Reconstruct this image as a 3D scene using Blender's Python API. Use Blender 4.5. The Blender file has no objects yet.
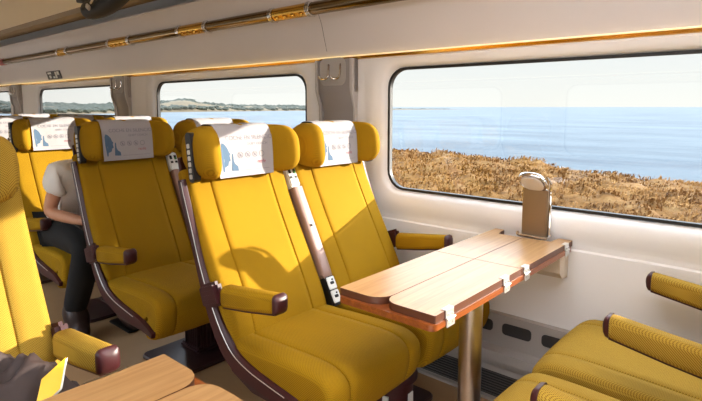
import bpy, bmesh, math, random
from mathutils import Vector, Matrix, noise
random.seed(7)
S = bpy.context.scene
COL = S.collection
PI = math.pi

# ------------------------------------------------------------------ materials
def new_mat(name):
    m = bpy.data.materials.new(name); m.use_nodes = True
    nt = m.node_tree; b = nt.nodes['Principled BSDF']
    return m, nt, b
def srgb(r, g, b):
    f = lambda c: (c/255/12.92) if c/255 <= .04045 else ((c/255+.055)/1.055)**2.4
    return (f(r), f(g), f(b), 1)
def plain(name, rgb, rough=.5, metal=0., bump=0., scale=200., coat=0., var=.06, vscale=6.):
    m, nt, b = new_mat(name)
    n = nt.nodes.new('ShaderNodeTexNoise'); n.inputs['Scale'].default_value = vscale; n.inputs['Detail'].default_value = 4
    tc = nt.nodes.new('ShaderNodeTexCoord'); nt.links.new(tc.outputs['Object'], n.inputs['Vector'])
    r = nt.nodes.new('ShaderNodeMapRange'); r.inputs['To Min'].default_value = 1-var; r.inputs['To Max'].default_value = 1+var
    nt.links.new(n.outputs['Fac'], r.inputs['Value'])
    mx = nt.nodes.new('ShaderNodeMix'); mx.data_type = 'RGBA'; mx.blend_type = 'MULTIPLY'; mx.inputs['Factor'].default_value = 1
    mx.inputs['A'].default_value = rgb; nt.links.new(r.outputs['Result'], mx.inputs['B'])
    nt.links.new(mx.outputs['Result'], b.inputs['Base Color'])
    b.inputs['Roughness'].default_value = rough; b.inputs['Metallic'].default_value = metal
    b.inputs['Coat Weight'].default_value = coat
    if bump:
        n2 = nt.nodes.new('ShaderNodeTexNoise'); n2.inputs['Scale'].default_value = scale
        nt.links.new(tc.outputs['Object'], n2.inputs['Vector'])
        bp = nt.nodes.new('ShaderNodeBump'); bp.inputs['Strength'].default_value = bump; bp.inputs['Distance'].default_value = .002
        nt.links.new(n2.outputs['Fac'], bp.inputs['Height']); nt.links.new(bp.outputs['Normal'], b.inputs['Normal'])
    return m
def fabric(name, base, dark, pitch=.0062, thr=.25, bump=.3):
    m, nt, b = new_mat(name); N = nt.nodes.new; L = nt.links.new
    tc = N('ShaderNodeTexCoord'); sp = N('ShaderNodeSeparateXYZ'); L(tc.outputs['Object'], sp.inputs[0])
    def math_(op, a, bb=None):
        n = N('ShaderNodeMath'); n.operation = op
        for i, v in enumerate((a, bb)):
            if v is None: continue
            if isinstance(v, (int, float)): n.inputs[i].default_value = v
            else: L(v, n.inputs[i])
        return n.outputs[0]
    k = 2*PI/pitch
    sy = math_('SINE', math_('MULTIPLY', sp.outputs['Y'], k))
    q = math_('SUBTRACT', sp.outputs['Z'], sp.outputs['X'])
    sz = math_('SINE', math_('MULTIPLY', q, k*.8))
    pr = math_('MULTIPLY', sy, sz)
    mr = N('ShaderNodeMapRange'); mr.inputs['From Min'].default_value = thr-.12; mr.inputs['From Max'].default_value = thr+.2
    L(pr, mr.inputs['Value'])
    mx = N('ShaderNodeMix'); mx.data_type = 'RGBA'; mx.inputs['A'].default_value = base; mx.inputs['B'].default_value = dark
    L(mr.outputs['Result'], mx.inputs['Factor'])
    nz = N('ShaderNodeTexNoise'); nz.inputs['Scale'].default_value = 9; nz.inputs['Detail'].default_value = 5; L(tc.outputs['Object'], nz.inputs['Vector'])
    r2 = N('ShaderNodeMapRange'); r2.inputs['To Min'].default_value = .9; r2.inputs['To Max'].default_value = 1.1; L(nz.outputs['Fac'], r2.inputs['Value'])
    m2 = N('ShaderNodeMix'); m2.data_type = 'RGBA'; m2.blend_type = 'MULTIPLY'; m2.inputs['Factor'].default_value = 1
    L(mx.outputs['Result'], m2.inputs['A']); L(r2.outputs['Result'], m2.inputs['B'])
    L(m2.outputs['Result'], b.inputs['Base Color'])
    b.inputs['Roughness'].default_value = .85
    b.inputs['Specular IOR Level'].default_value = .12
    bp = N('ShaderNodeBump'); bp.inputs['Strength'].default_value = bump; bp.inputs['Distance'].default_value = .0006
    L(pr, bp.inputs['Height']); L(bp.outputs['Normal'], b.inputs['Normal'])
    return m
def wood(name, c1, c2, rough=.32, axis='Y'):
    m, nt, b = new_mat(name); N = nt.nodes.new; L = nt.links.new
    tc = N('ShaderNodeTexCoord'); mp = N('ShaderNodeMapping')
    mp.inputs['Scale'].default_value = (38, 1.6, 38) if axis == 'Y' else (1.6, 38, 38)
    L(tc.outputs['Object'], mp.inputs['Vector'])
    n = N('ShaderNodeTexNoise'); n.inputs['Scale'].default_value = 2.2; n.inputs['Detail'].default_value = 6; n.inputs['Distortion'].default_value = .6
    L(mp.outputs['Vector'], n.inputs['Vector'])
    cr = N('ShaderNodeValToRGB'); cr.color_ramp.elements[0].position = .35; cr.color_ramp.elements[1].position = .68
    cr.color_ramp.elements[0].color = c1; cr.color_ramp.elements[1].color = c2
    L(n.outputs['Fac'], cr.inputs['Fac']); L(cr.outputs['Color'], b.inputs['Base Color'])
    b.inputs['Roughness'].default_value = rough; b.inputs['Coat Weight'].default_value = .08; b.inputs['Coat Roughness'].default_value = .2
    return m
def glass_mat(name):
    m, nt, b = new_mat(name); N = nt.nodes.new; L = nt.links.new
    nt.nodes.remove(b)
    out = nt.nodes['Material Output']
    t = N('ShaderNodeBsdfTransparent'); t.inputs['Color'].default_value = (.96, .97, .965, 1)
    g = N('ShaderNodeBsdfGlossy'); g.inputs['Roughness'].default_value = .01
    lw = N('ShaderNodeLayerWeight'); lw.inputs['Blend'].default_value = .5
    pw = N('ShaderNodeMath'); pw.operation = 'POWER'; pw.inputs[1].default_value = 5; L(lw.outputs['Facing'], pw.inputs[0])
    f = N('ShaderNodeMath'); f.operation = 'MULTIPLY_ADD'; f.inputs[1].default_value = .9; f.inputs[2].default_value = .05; L(pw.outputs[0], f.inputs[0])
    mx = N('ShaderNodeMixShader'); L(f.outputs[0], mx.inputs[0]); L(t.outputs[0], mx.inputs[1]); L(g.outputs[0], mx.inputs[2])
    L(mx.outputs[0], out.inputs['Surface'])
    return m
def emit(name, rgb, strength):
    m, nt, b = new_mat(name)
    b.inputs['Base Color'].default_value = (.8, .8, .8, 1)
    b.inputs['Emission Color'].default_value = rgb; b.inputs['Emission Strength'].default_value = strength
    return m

M = {}
M['fabric'] = fabric('mustard_weave', srgb(161, 122, 19), srgb(126, 92, 9), .0056, .25, .06)
M['fabric_near'] = fabric('mustard_dotted_weave', srgb(169, 135, 50), srgb(116, 86, 26), .0056, .2, .15)
M['maroon'] = plain('maroon_plastic', srgb(58, 18, 22), .42)
M['maroon_dark'] = plain('dark_maroon_metal', srgb(48, 24, 25), .35)
M['silver'] = plain('silver_trim', srgb(214, 210, 204), .3, .55)
M['black'] = plain('black_plastic', srgb(18, 16, 17), .45)
M['pewter'] = plain('pale_bronze_plastic', srgb(150, 120, 108), .35, .25)
M['label'] = plain('pale_label', srgb(225, 225, 220), .5)
M['green'] = plain('green_print', srgb(60, 130, 70), .5)
M['cloth'] = plain('white_cover_cloth', srgb(163, 159, 161), .9, bump=.1, scale=600, var=.02)
M['ink_blue'] = plain('slate_blue_ink', srgb(72, 98, 124), .8)
M['ink_grey'] = plain('grey_ink', srgb(126, 122, 130), .8)
M['ink_red'] = plain('wine_red_ink', srgb(150, 60, 80), .8)
M['wall'] = plain('ivory_wall_panel', srgb(240, 238, 238), .42, var=.015, vscale=2)
M['pillar'] = plain('grey_pillar_panel', srgb(150, 143, 140), .45, var=.03, vscale=3)
M['wallshade'] = plain('pale_grey_panel', srgb(190, 184, 182), .45, var=.03, vscale=3)
M['rackpanel'] = plain('taupe_rack_panel', srgb(214, 208, 208), .4, var=.03, vscale=3)
M['recess'] = plain('olive_recess_shade', srgb(146, 122, 84), .5)
M['ceiling'] = plain('cream_ceiling', srgb(250, 236, 206), .5, var=.02, vscale=2)
M['brass'] = plain('brass_trim', srgb(226, 178, 84), .22, 1)
M['bronze'] = plain('polished_bronze_rail', srgb(132, 112, 84), .14, 1)
M['chrome'] = plain('chrome', srgb(225, 222, 220), .08, 1)
M['steel'] = plain('brushed_steel', srgb(190, 182, 174), .28, 1, var=.1, vscale=30)
M['bronzesteel'] = plain('brushed_bronze_steel', srgb(150, 134, 118), .3, 1)
M['gasket'] = plain('black_rubber', srgb(24, 22, 22), .5)
M['glass'] = glass_mat('window_glass')
M['vent'] = plain('grey_vent_metal', srgb(176, 170, 165), .4, .1)
M['ventdark'] = plain('dark_vent_gap', srgb(52, 50, 50), .5)
M['ventslat'] = plain('vent_slat_metal', srgb(96, 92, 92), .4, .4)
M['floor'] = plain('tan_vinyl_floor', srgb(158, 124, 88), .5, bump=.1, scale=300, var=.08, vscale=12)
M['wood'] = wood('pale_beech_veneer', srgb(160, 116, 70), srgb(180, 138, 90))
M['woodedge'] = plain('dark_brown_wood_edge', srgb(92, 52, 34), .4)
M['woodbase'] = wood('orange_brown_lacquered_wood', srgb(126, 63, 24), srgb(154, 82, 35))
M['beige'] = plain('beige_bracket_plastic', srgb(214, 200, 184), .45)
M['lens'] = plain('pale_lens', srgb(236, 232, 230), .2, bump=.8, scale=180)
M['jacket'] = plain('brown_jacket_cloth', srgb(52, 36, 31), .7, bump=.2, scale=120, var=.15, vscale=12)
M['book'] = plain('yellow_booklet_cover', srgb(235, 182, 30), .35)
M['paper'] = plain('paper', srgb(232, 230, 224), .7)
M['skin'] = plain('skin', srgb(206, 150, 118), .5)
M['shirt'] = plain('white_shirt_cloth', srgb(248, 244, 238), .9, bump=.3, scale=40, var=.06, vscale=14)
M['jeans'] = plain('black_trousers_cloth', srgb(13, 12, 13), .85, bump=.2, scale=60)
M['boot'] = plain('dark_brown_leather', srgb(46, 30, 26), .45, bump=.3, scale=50)
M['hair'] = plain('dark_brown_hair', srgb(52, 34, 24), .5, bump=.5, scale=90)
M['red'] = plain('red_tag', srgb(170, 30, 40), .4)
M['strap'] = plain('black_webbing', srgb(16, 15, 16), .6, bump=.3, scale=90)
M['lamp'] = emit('ceiling_fill_glow', (.97, .97, 1, 1), 6.5)  # glow of the added interior fill strips
M['ledwarm'] = emit('warm_led_strip', (1, .68, .22, 1), .3)

# ------------------------------------------------------------------ mesh helpers
def link(o, parent=None):
    COL.objects.link(o)
    if parent is not None: o.parent = parent
    return o
def build(name, bm, mat, parent=None, smooth=35, loc=None):
    bmesh.ops.remove_doubles(bm, verts=bm.verts, dist=1e-6)
    bmesh.ops.recalc_face_normals(bm, faces=bm.faces)
    if smooth:
        for f in bm.faces: f.smooth = True
        a = math.radians(smooth)
        for e in bm.edges:
            e.smooth = not (len(e.link_faces) == 2 and e.calc_face_angle(0) > a)
    me = bpy.data.meshes.new(name); bm.to_mesh(me); bm.free()
    for m in (mat if isinstance(mat, (list, tuple)) else [mat]):
        me.materials.append(M[m] if isinstance(m, str) else m)
    o = bpy.data.objects.new(name, me)
    if loc is not None: o.location = loc
    return link(o, parent)
def empty(name, loc, rz=0):
    o = bpy.data.objects.new(name, None); o.location = loc; o.rotation_euler = (0, 0, rz); o.empty_display_size = .1
    return link(o)
def tag(o, label, cat, group=None):
    o['label'] = label; o['category'] = cat
    if group: o['group'] = group
    return o
def struct(o, label=None):
    o['kind'] = 'structure'
    if label: o['label'] = label
    return o
def kids(o): return [c for c in bpy.data.objects if c.parent == o]
def copy_tree(o, parent=None):
    c = o.copy(); COL.objects.link(c)
    if parent is not None: c.parent = parent
    for k in kids(o): copy_tree(k, c)
    return c
def loft(bm, loops, closed=True, cap0=True, cap1=True, mat=0):
    vs = [[bm.verts.new(p) for p in lp] for lp in loops]
    n = len(vs[0])
    for a, b in zip(vs[:-1], vs[1:]):
        for i in range(n if closed else n-1):
            j = (i+1) % n
            f = bm.faces.new((a[i], a[j], b[j], b[i])); f.material_index = mat
    if closed and cap0: bm.faces.new(vs[0][::-1]).material_index = mat
    if closed and cap1: bm.faces.new(vs[-1]).material_index = mat
    return vs
def box(bm, c, s, bev=0., rot=None, mat=0):
    r = bmesh.ops.create_cube(bm, size=1)
    vs = r['verts']
    mtx = Matrix.Translation(c) @ (rot.to_4x4() if rot is not None else Matrix.Identity(4)) @ Matrix.Diagonal((s[0], s[1], s[2], 1))
    bmesh.ops.transform(bm, matrix=mtx, verts=vs)
    if mat:
        for f in {f for v in vs for f in v.link_faces}: f.material_index = mat
    if bev:
        es = list({e for v in vs for e in v.link_edges})
        bmesh.ops.bevel(bm, geom=es, offset=bev, segments=2, affect='EDGES', clamp_overlap=True)
def tube(bm, pts, r, seg=10, caps=True):
    pts = [Vector(p) for p in pts]; loops = []
    rr = r if isinstance(r, (list, tuple)) else [r]*len(pts)
    prev = None
    for i, p in enumerate(pts):
        t = (pts[min(i+1, len(pts)-1)] - pts[max(i-1, 0)]).normalized()
        if prev is None:
            u = t.orthogonal().normalized()
        else:
            u = (prev - t*prev.dot(t)).normalized()
        prev = u; v = t.cross(u)
        loops.append([p + (u*math.cos(2*PI*k/seg) + v*math.sin(2*PI*k/seg))*rr[i] for k in range(seg)])
    loft(bm, loops, cap0=caps, cap1=caps)
def prism(bm, pts, a, b, plane='xz', mat=0):
    """extrude a 2-D outline: plane 'xz' along y, 'yz' along x, 'xy' along z"""
    f = {'xz': lambda p, t: (p[0], t, p[1]), 'yz': lambda p, t: (t, p[0], p[1]), 'xy': lambda p, t: (p[0], p[1], t)}[plane]
    loft(bm, [[f(p, a) for p in pts], [f(p, b) for p in pts]], mat=mat)
def bevel_all(bm, off, seg=2, ang=30):
    es = [e for e in bm.edges if len(e.link_faces) == 2 and e.calc_face_angle(0) > math.radians(ang)]
    bmesh.ops.bevel(bm, geom=es, offset=off, segments=seg, affect='EDGES', clamp_overlap=True)
def smooth_path(pts, n=4):
    """Catmull-Rom through tuples of any length"""
    out = []; k = len(pts)
    for i in range(k-1):
        p0, p1, p2, p3 = pts[max(i-1, 0)], pts[i], pts[i+1], pts[min(i+2, k-1)]
        for j in range(n):
            t = j/n
            out.append(tuple(.5*((2*b)+(-a+c)*t+(2*a-5*b+4*c-d)*t*t+(-a+3*b-3*c+d)*t**3) for a, b, c, d in zip(p0, p1, p2, p3)))
    out.append(tuple(pts[-1])); return out

def pad(bm, path, y0, w, rf=.03, rb=.012, seams=(), crown=.006, end=.02, n=4, pivot=None):
    """upholstered pad: path = front-surface points (x, z, thickness), ordered so the front normal is (tz,-tx)"""
    P = smooth_path(path, n)
    us = []
    h = w/2
    for k in range(6): us.append((h - rf + rf*math.sin(k/5*PI/2), -rf + rf*math.cos(k/5*PI/2)))   # front right corner from front to side
    front = [-(h-rf) + 2*(h-rf)*k/14 for k in range(1, 14)]
    for s in seams: front += [s-.005, s-.0025, s, s+.0025, s+.005]
    front = sorted(set(front))
    def fdep(u):
        d = crown*(1-(u/h)**2)
        for s in seams:
            if abs(u-s) < .001: d -= .007
            elif abs(u-s) < .003: d -= .003
        return d
    def section(i, sc=1., push=0.):
        x, z, th = P[i]
        a, b = P[max(i-1, 0)], P[min(i+1, len(P)-1)]
        tx, tz = b[0]-a[0], b[1]-a[1]; l = math.hypot(tx, tz); tx /= l; tz /= l
        nx, nz = tz, -tx
        if pivot and x > pivot[2]:
            l = math.hypot(x-pivot[0], z-pivot[1]); nx, nz, th = (x-pivot[0])/l, (z-pivot[1])/l, l*.9
        pts = [(u, fdep(u)) for u in front]
        pts += us
        pts += [(h, -th+rb), (h-rb*.3, -th+rb*.3), (h-rb, -th), (-h+rb, -th), (-h+rb*.3, -th+rb*.3), (-h, -th+rb)]
        pts += [(-u, d) for u, d in us[::-1]]
        cu, cd = 0, -th/2
        pts = [(cu+(u-cu)*(1-(1-sc)*.12), cd+(d-cd)*sc) for u, d in pts]
        return [(x+nx*d+tx*push, y0+u, z+nz*d+tz*push) for u, d in pts]
    L = []
    for a in (0, 1, 2, 3):
        t = a/4*PI/2; L.append(section(0, .6+.4*math.sin(t), end*(1-math.cos(PI/2-t))*-1+0 if False else -end*(math.cos(t))))
    L += [section(i) for i in range(len(P))]
    for a in (3, 2, 1, 0):
        t = a/4*PI/2; L.append(section(len(P)-1, .6+.4*math.sin(t), end*math.cos(t)))
    loft(bm, L)

# ------------------------------------------------------------------ camera (27 mm, level horizon, frame shifted down)
F = 528.0; CX, CY = 351.0, 167.0
H = 1.25
fw = Vector((-257-CX, 107-CY, F)).normalized()
pit = math.atan((CY-107)/F); up = Vector((0, -math.cos(pit), -math.sin(pit)))
mX = (fw - up*fw.dot(up)).normalized(); Xc = -mX
Yc = up.cross(Xc)
if Yc.x < 0: Yc = -Yc
def c2w(d): return Vector((Xc.dot(d), Yc.dot(d), up.dot(d)))
cam = bpy.data.cameras.new('camera'); co = bpy.data.objects.new('camera', cam); COL.objects.link(co)
cx, cy, cz = c2w(Vector((1, 0, 0))), c2w(Vector((0, -1, 0))), c2w(Vector((0, 0, -1)))
co.matrix_world = Matrix(((cx.x, cy.x, cz.x, 0), (cx.y, cy.y, cz.y, 0), (cx.z, cy.z, cz.z, H), (0, 0, 0, 1)))
cam.sensor_width = 36; cam.sensor_fit = 'HORIZONTAL'; cam.lens = F/702*36
cam.shift_y = -(200.5-CY)/702; cam.clip_start = .02; cam.clip_end = 60000
S.camera = co
def ray(u, v): return c2w(Vector((u-CX, v-CY, F)))
def at_y(u, v, y): d = ray(u, v); return Vector((0, 0, H)) + d*(y/d.y)
def at_z(u, v, z): d = ray(u, v); return Vector((0, 0, H)) + d*((z-H)/d.z)

# ------------------------------------------------------------------ the carriage shell
YR, YL = 2.15, -.34
YM = (YR+YL)/2
X0, X1 = -9.6, 3.2
bm = bmesh.new(); box(bm, ((X0+X1)/2, YM, -.05), (X1-X0+.2, YR-YL+.4, .1))
struct(build('floor', bm, 'floor'))

WZ0, WZ1 = .83, 1.445
WINS = [(1.4, 2.9), (-1.645, .95), (-3.945, -2.235), (-6.47, -4.66), (-9.0, -7.4)]
def rrect(x0, x1, z0, z1, r, n=7):
    pts = []
    for cxx, czz, a0 in ((x1-r, z1-r, 0), (x0+r, z1-r, 90), (x0+r, z0+r, 180), (x1-r, z0+r, 270)):
        for k in range(n):
            a = math.radians(a0+90*k/(n-1)); pts.append((cxx+r*math.cos(a), czz+r*math.sin(a)))
    return pts
def side_wall(name, y, s):
    """s = +1 when the room lies towards -y; the wall is a slab 9 cm thick with window openings"""
    bm = bmesh.new(); t = .09*s
    zb, zt = WZ0-.125, 1.505
    m, ta = y+t/2, abs(t)
    box(bm, ((X0+X1)/2, m, (zb-.12)/2), (X1-X0, ta, zb+.12))
    box(bm, ((X0+X1)/2, m, (zt+2.2)/2), (X1-X0, ta, 2.2-zt))
    xs = sorted(WINS); prev = X0
    for a, b in xs:
        a0, b0 = max(a-.14, X0), min(b+.14, X1)
        box(bm, ((prev+a0)/2, m, (zb+zt)/2), (a0-prev, ta, zt-zb)); prev = b0
    box(bm, ((prev+X1)/2, m, (zb+zt)/2), (X1-prev, ta, zt-zb))
    return struct(build(name, bm, 'wall', smooth=0))
side_wall('wall_right', YR, 1); side_wall('wall_left', YL, -1)
wi = 0
def window(a, b, y, s):
    global wi; wi += 1
    bm = bmesh.new()
    o0 = rrect(a-.14, b+.14, WZ0-.125, 1.505, .001)
    o0b = o0
    o1 = rrect(a-.12, b+.12, WZ0-.105, 1.503, .13)
    o2 = rrect(a-.085, b+.085, WZ0-.07, 1.490, .13)
    o3 = rrect(a-.03, b+.03, WZ0-.03, WZ1+.022, .115)
    o4 = rrect(a-.012, b+.012, WZ0-.012, WZ1+.012, .105)
    o5 = rrect(a, b, WZ0, WZ1, .1)
    f = lambda pts, d: [(x, y+s*d, z) for x, z in pts]
    loft(bm, [f(o0, .05), f(o0, -.001), f(o1, -.004), f(o2, -.018), f(o3, -.006), f(o4, .004), f(o5, .03)], cap0=False, cap1=False)
    w = struct(build('window_%d' % wi, bm, 'wall', smooth=50))
    bm = bmesh.new()
    g1 = rrect(a+.014, b-.014, WZ0+.012, WZ1-.012, .09)
    loft(bm, [f(o5, .026), f(o5, .018), f(g1, .018), f(g1, .04)], cap0=False, cap1=False)
    build('window_gasket', bm, 'gasket', w)
    bm = bmesh.new(); lo = [bm.verts.new(p) for p in f(rrect(a+.004, b-.004, WZ0+.004, WZ1-.004, .098), .034)]; bm.faces.new(lo)
    build('window_pane', bm, 'glass', w, smooth=0)
    return w
for a, b in WINS: wR = window(a, b, YR, 1)
for a, b in WINS: window(a, b, YL, -1)
w3 = bpy.data.objects['window_4']
bm = bmesh.new(); box(bm, (-5.565, YR+.02, 1.165), (1.8, .02, .03)); build('sash_bar', bm, 'gasket', w3)

# lower wall skirt: a groove line and slightly proud lower panel
bm = bmesh.new()
prism(bm, [(YR+.01, .685), (YR-.001, .682), (YR-.007, .676), (YR-.008, .34), (YR+.01, .34)], X0, X1, 'yz')
struct(build('baseboard_right', bm, 'wall', smooth=20))
bm = bmesh.new()
prism(bm, [(YL-.01, .685), (YL+.012, .672), (YL+.012, .0), (YL-.01, .0)], X0, X1, 'yz')
struct(build('baseboard_left', bm, 'wall', smooth=20))
for nm, x in (('wall_back', X0), ('wall_front', X1)):
    bm = bmesh.new(); box(bm, (x, YM, 1.05), (.08, YR-YL+.3, 2.3)); struct(build(nm, bm, 'wallshade', smooth=0))

# ceiling cross-section (mirrored for the left side)
def ysym(pts): return pts + [(2*YM-y, z) for y, z in pts[::-1]]
def sheet(bm, prof, x0, x1, n=1):
    loft(bm, [[(x0+(x1-x0)*i/n, y, z) for y, z in prof] for i in range(n+1)], closed=False)
bm = bmesh.new()
half = [(YR+.02, 2.16), (2.1, 2.06), (1.95, 1.985), (1.84, 1.962), (1.78, 1.948), (1.735, 1.958), (1.715, 1.99), (1.6, 2.03), (1.40, 2.07), (1.1, 2.085)]
sheet(bm, ysym(half), X0, X1)
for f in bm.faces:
    if abs(f.calc_center_median().y-YM) > 1.72-YM: f.material_index = 1  # darker tone deepens the shade of the recess through its colour
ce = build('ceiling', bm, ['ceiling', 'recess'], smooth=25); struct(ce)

# unseen light strips added over the aisle to fill the interior
for k in range(2):
    lx = 2.0 - 2.2*k
    for s, nm in ((1, 'window'), (-1, 'single seat')):
        r = tag(empty('ceiling_fill_strip', (lx, YM+.16*s, 2.08)), 'long white fill light strip added on the ceiling, %s side, %s' % (nm, ['behind the viewer', 'above the folding tables'][k]), 'lamp', 'added ceiling fill strips')
        bm = bmesh.new(); box(bm, (0, 0, -.012), (1.9, .13, .02), .006); build('diffuser', bm, 'lamp', r)
        bm = bmesh.new()
        for yy in (-.072, .072): box(bm, (0, yy, -.01), (1.94, .014, .03), .003)
        for xx in (-.963, .963): box(bm, (xx, 0, -.01), (.014, .158, .03), .003)
        build('fill_strip_frame', bm, 'wallshade', r)

# luggage racks
PY, PZ = 2.03, 1.768
def rack(side):
    my = (lambda y: y) if side > 0 else (lambda y: 2*YM-y)
    r = empty('luggage_rack', (0, 0, 0))
    bm = bmesh.new()
    prof = [(YR-.004, 1.508), (YR-.012, 1.52), (2.115, 1.60), (2.09, 1.69), (2.065, 1.745), (2.045, 1.765), (2.022, 1.80), (1.987, 1.86), (1.957, 1.903), (1.945, 1.911), (1.945, 1.922), (1.965, 1.923), (2.0, 1.90), (YR-.004, 1.88)]
    loft(bm, [[(x, my(y), z) for y, z in prof] for x in (X0+.05, X1-.05)])
    build('rack_shelf', bm, 'rackpanel', r, smooth=28)
    bm = bmesh.new(); tube(bm, [(X0+.06, my(PY), PZ), (X1-.06, my(PY), PZ)], .034, 20); build('rail', bm, 'bronze', r)
    bm = bmesh.new(); prism(bm, [(my(YR-.003), 1.4985), (my(YR-.016), 1.502), (my(YR-.021), 1.513), (my(YR-.006), 1.513)], X0+.06, X1-.06, 'yz')
    build('brass_strip', bm, 'brass', r, smooth=0)
    bm = bmesh.new(); prism(bm, [(my(YR-.0205), 1.5135), (my(YR-.027), 1.516), (my(YR-.027), 1.520), (my(YR-.016), 1.521)], X0+.06, X1-.06, 'yz')
    build('light_strip', bm, 'ledwarm', r, smooth=0)
    return r, my
r, my = rack(1)
tag(r, 'overhead luggage rack with bronze rail above the big windows', 'luggage rack')
for xa, xb in [(a*PY/1.62, b*PY/1.62) for a, b in ((-4.35, -4.19), (-3.50, -3.23), (-2.655, -2.40), (-1.88, -1.64), (-.95, -.7))]:
    for x in (xa, xb):
        bm = bmesh.new()
        for dx in (-.011, 0, .011): tube(bm, [(x+dx-.0045, PY, PZ), (x+dx-.003, PY, PZ), (x+dx+.003, PY, PZ), (x+dx+.0045, PY, PZ)], [.036, .042, .042, .036], 20)
        box(bm, (x, PY+.01, PZ-.034), (.02, .03, .014), .003)
        cl_ = build('rail_clamp', bm, 'chrome', r)
        bm = bmesh.new()
        for dx in (-.0055, .0055): tube(bm, [(x+dx-.0022, PY, PZ), (x+dx+.0022, PY, PZ)], .0412, 20)
        build('clamp_groove', bm, 'black', cl_)
    bm = bmesh.new(); tube(bm, [(xa+.02, PY, PZ), (xb-.02, PY, PZ)], .036, 20)
    n = 4
    for k in range(n):
        x = xa + (xb-xa)*(k+.8)/(n+.6)
        tube(bm, [(x, PY-.026, PZ-.025), (x-.001, PY-.032, PZ-.030), (x-.001, PY-.037, PZ-.034)], [.014, .013, .008], 12)
    build('control_unit', bm, 'brass', r)
jx = at_y(327, 50, 2.13).x
bm = bmesh.new(); prism(bm, [(YR-.013, 1.525), (2.1142, 1.60), (2.0892, 1.69), (2.066, 1.742), (2.07, 1.745), (2.1, 1.69), (2.12, 1.60), (YR-.006, 1.525)], jx-.0012, jx+.0012, 'yz')
build('panel_joint', bm, 'ventdark', r, smooth=0)
bm = bmesh.new(); tube(bm, [(-7.21, PY, PZ), (-7.05, PY, PZ)], .037, 18); build('red_tag', bm, 'red', r)
bm = bmesh.new(); tube(bm, [(-7.45, PY, PZ), (-7.22, PY, PZ)], .037, 18); build('pale_tag', bm, 'label', r)
rl, _ = rack(-1)
tag(rl, 'overhead luggage rack above the single seats on the near side', 'luggage rack')
# black strap pad dangling over the rack
pts = [at_y(u, v, 1.42) for u, v in ((136, -20), (124, -9), (113, 0), (103, 6), (94, 9.5), (87, 10.5))]
bm = bmesh.new(); P = smooth_path([tuple(p) for p in pts], 5)
rad = [.044+.016*math.sin(2.6*i/(len(P)-1)) for i in range(len(P)-3)] + [.052, .042, .02]
tube(bm, P, rad, 14); tube(bm, [at_y(92, 4, 1.42), at_y(84, 0, 1.42), at_y(78, 1, 1.42)], [.03, .022, .012], 10)
tube(bm, [pts[0], pts[0]+Vector((.03, 0, .03)), Vector((pts[0].x+.04, 1.42, 2.064))], [.04, .03, .022], 12)
st = empty('dangling_strap', pts[3]); 
o = build('strap_pad', bm, 'strap', st); o.matrix_parent_inverse = Matrix.Translation(-Vector(pts[3]))
bm = bmesh.new(); q = at_y(88, 7, 1.345); box(bm, q, (.05, .012, .03), .005, Matrix.Rotation(.5, 3, 'Y')); box(bm, q+Vector((.05, 0, .025)), (.04, .01, .012), .003, Matrix.Rotation(-.5, 3, 'Y'))
o = build('buckle', bm, 'silver', st); o.matrix_parent_inverse = Matrix.Translation(-Vector(pts[3]))
tag(st, 'thick black strap with pale buckle hanging down over the luggage rack', 'strap')

# seat number sign on the rack underside
sg = empty('seat_sign', (-5.88, 2.1185, 1.574))
rx = Matrix.Rotation(-(PI/2-.27), 3, 'X')
bm = bmesh.new(); box(bm, (0, 0, 0), (.36, .085, .005), .002, rx); build('plate', bm, 'black', sg)
bm = bmesh.new()
for x, y, w, h in ((-.10, .015, .05, .03), (-.10, -.022, .09, .02), (.06, .0, .04, .066), (.12, -.016, .05, .035), (.0, .022, .05, .018)):
    p = rx @ Vector((x, y, -.0035)); box(bm, p, (w, h, .002), 0, rx)
build('pictogram', bm, 'label', sg, smooth=0)
tag(sg, 'small dark sign with pale pictograms on the rack underside', 'sign')

# hook pillars
ph = None
def hook_panel():
    r = empty('coat_hook_panel', (0, YR, 0))
    bm = bmesh.new()
    def sec(z, d, a, b): return [(a, .0, z), (a, -d+.01, z), (a+.012, -d, z), (b-.012, -d, z), (b, -d+.01, z), (b, 0, z)]
    secs = [(1.503, .04, -.135, .135), (1.36, .04, -.135, .135), (1.33, .038, -.133, .135), (1.25, .016, -.118, .128), (1.22, .014, -.116, .126), (.72, .014, -.116, .126)]
    loft(bm, [sec(*s) for s in secs])
    build('panel', bm, 'pillar', r, smooth=40)
    bm = bmesh.new()
    a = rrect(-.105, .085, 1.365, 1.512, .04); b = rrect(-.098, .078, 1.372, 1.505, .036)
    loft(bm, [[(x, -.039, z) for x, z in a], [(x, -.0425, z) for x, z in a], [(x, -.041, z) for x, z in b]], cap1=True)
    build('recess_plate', bm, 'vent', r)
    for x in (-.127, .127):
        bm = bmesh.new(); L = [[(x-w_, -d, z), (x+w_, -d, z), (x+w_, 0, z), (x-w_, 0, z)] for z, d, w_ in ((1.503, .05, .008), (1.36, .05, .008), (1.33, .047, .008), (1.25, .024, .006), (.72, .02, .006))]
        loft(bm, L); build('edge_rib', bm, 'wallshade', r, smooth=30)
    for x in (-.055, .03):
        bm = bmesh.new()
        tube(bm, smooth_path([(x+.018, -.043, 1.470), (x+.018, -.046, 1.44), (x+.018, -.05, 1.415), (x+.010, -.062, 1.400), (x-.006, -.078, 1.402), (x-.016, -.084, 1.416)], 4), [.0045]*5+[.006]*16, 8)
        box(bm, (x+.018, -.044, 1.455), (.012, .005, .05), .002)
        build('hook', bm, 'chrome', r)
    return r
names = ['grey wall pillar with two coat hooks beside the big near window', 'grey wall pillar with two coat hooks between the middle and far windows', 'grey wall pillar with coat hooks at the far left end']
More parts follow.
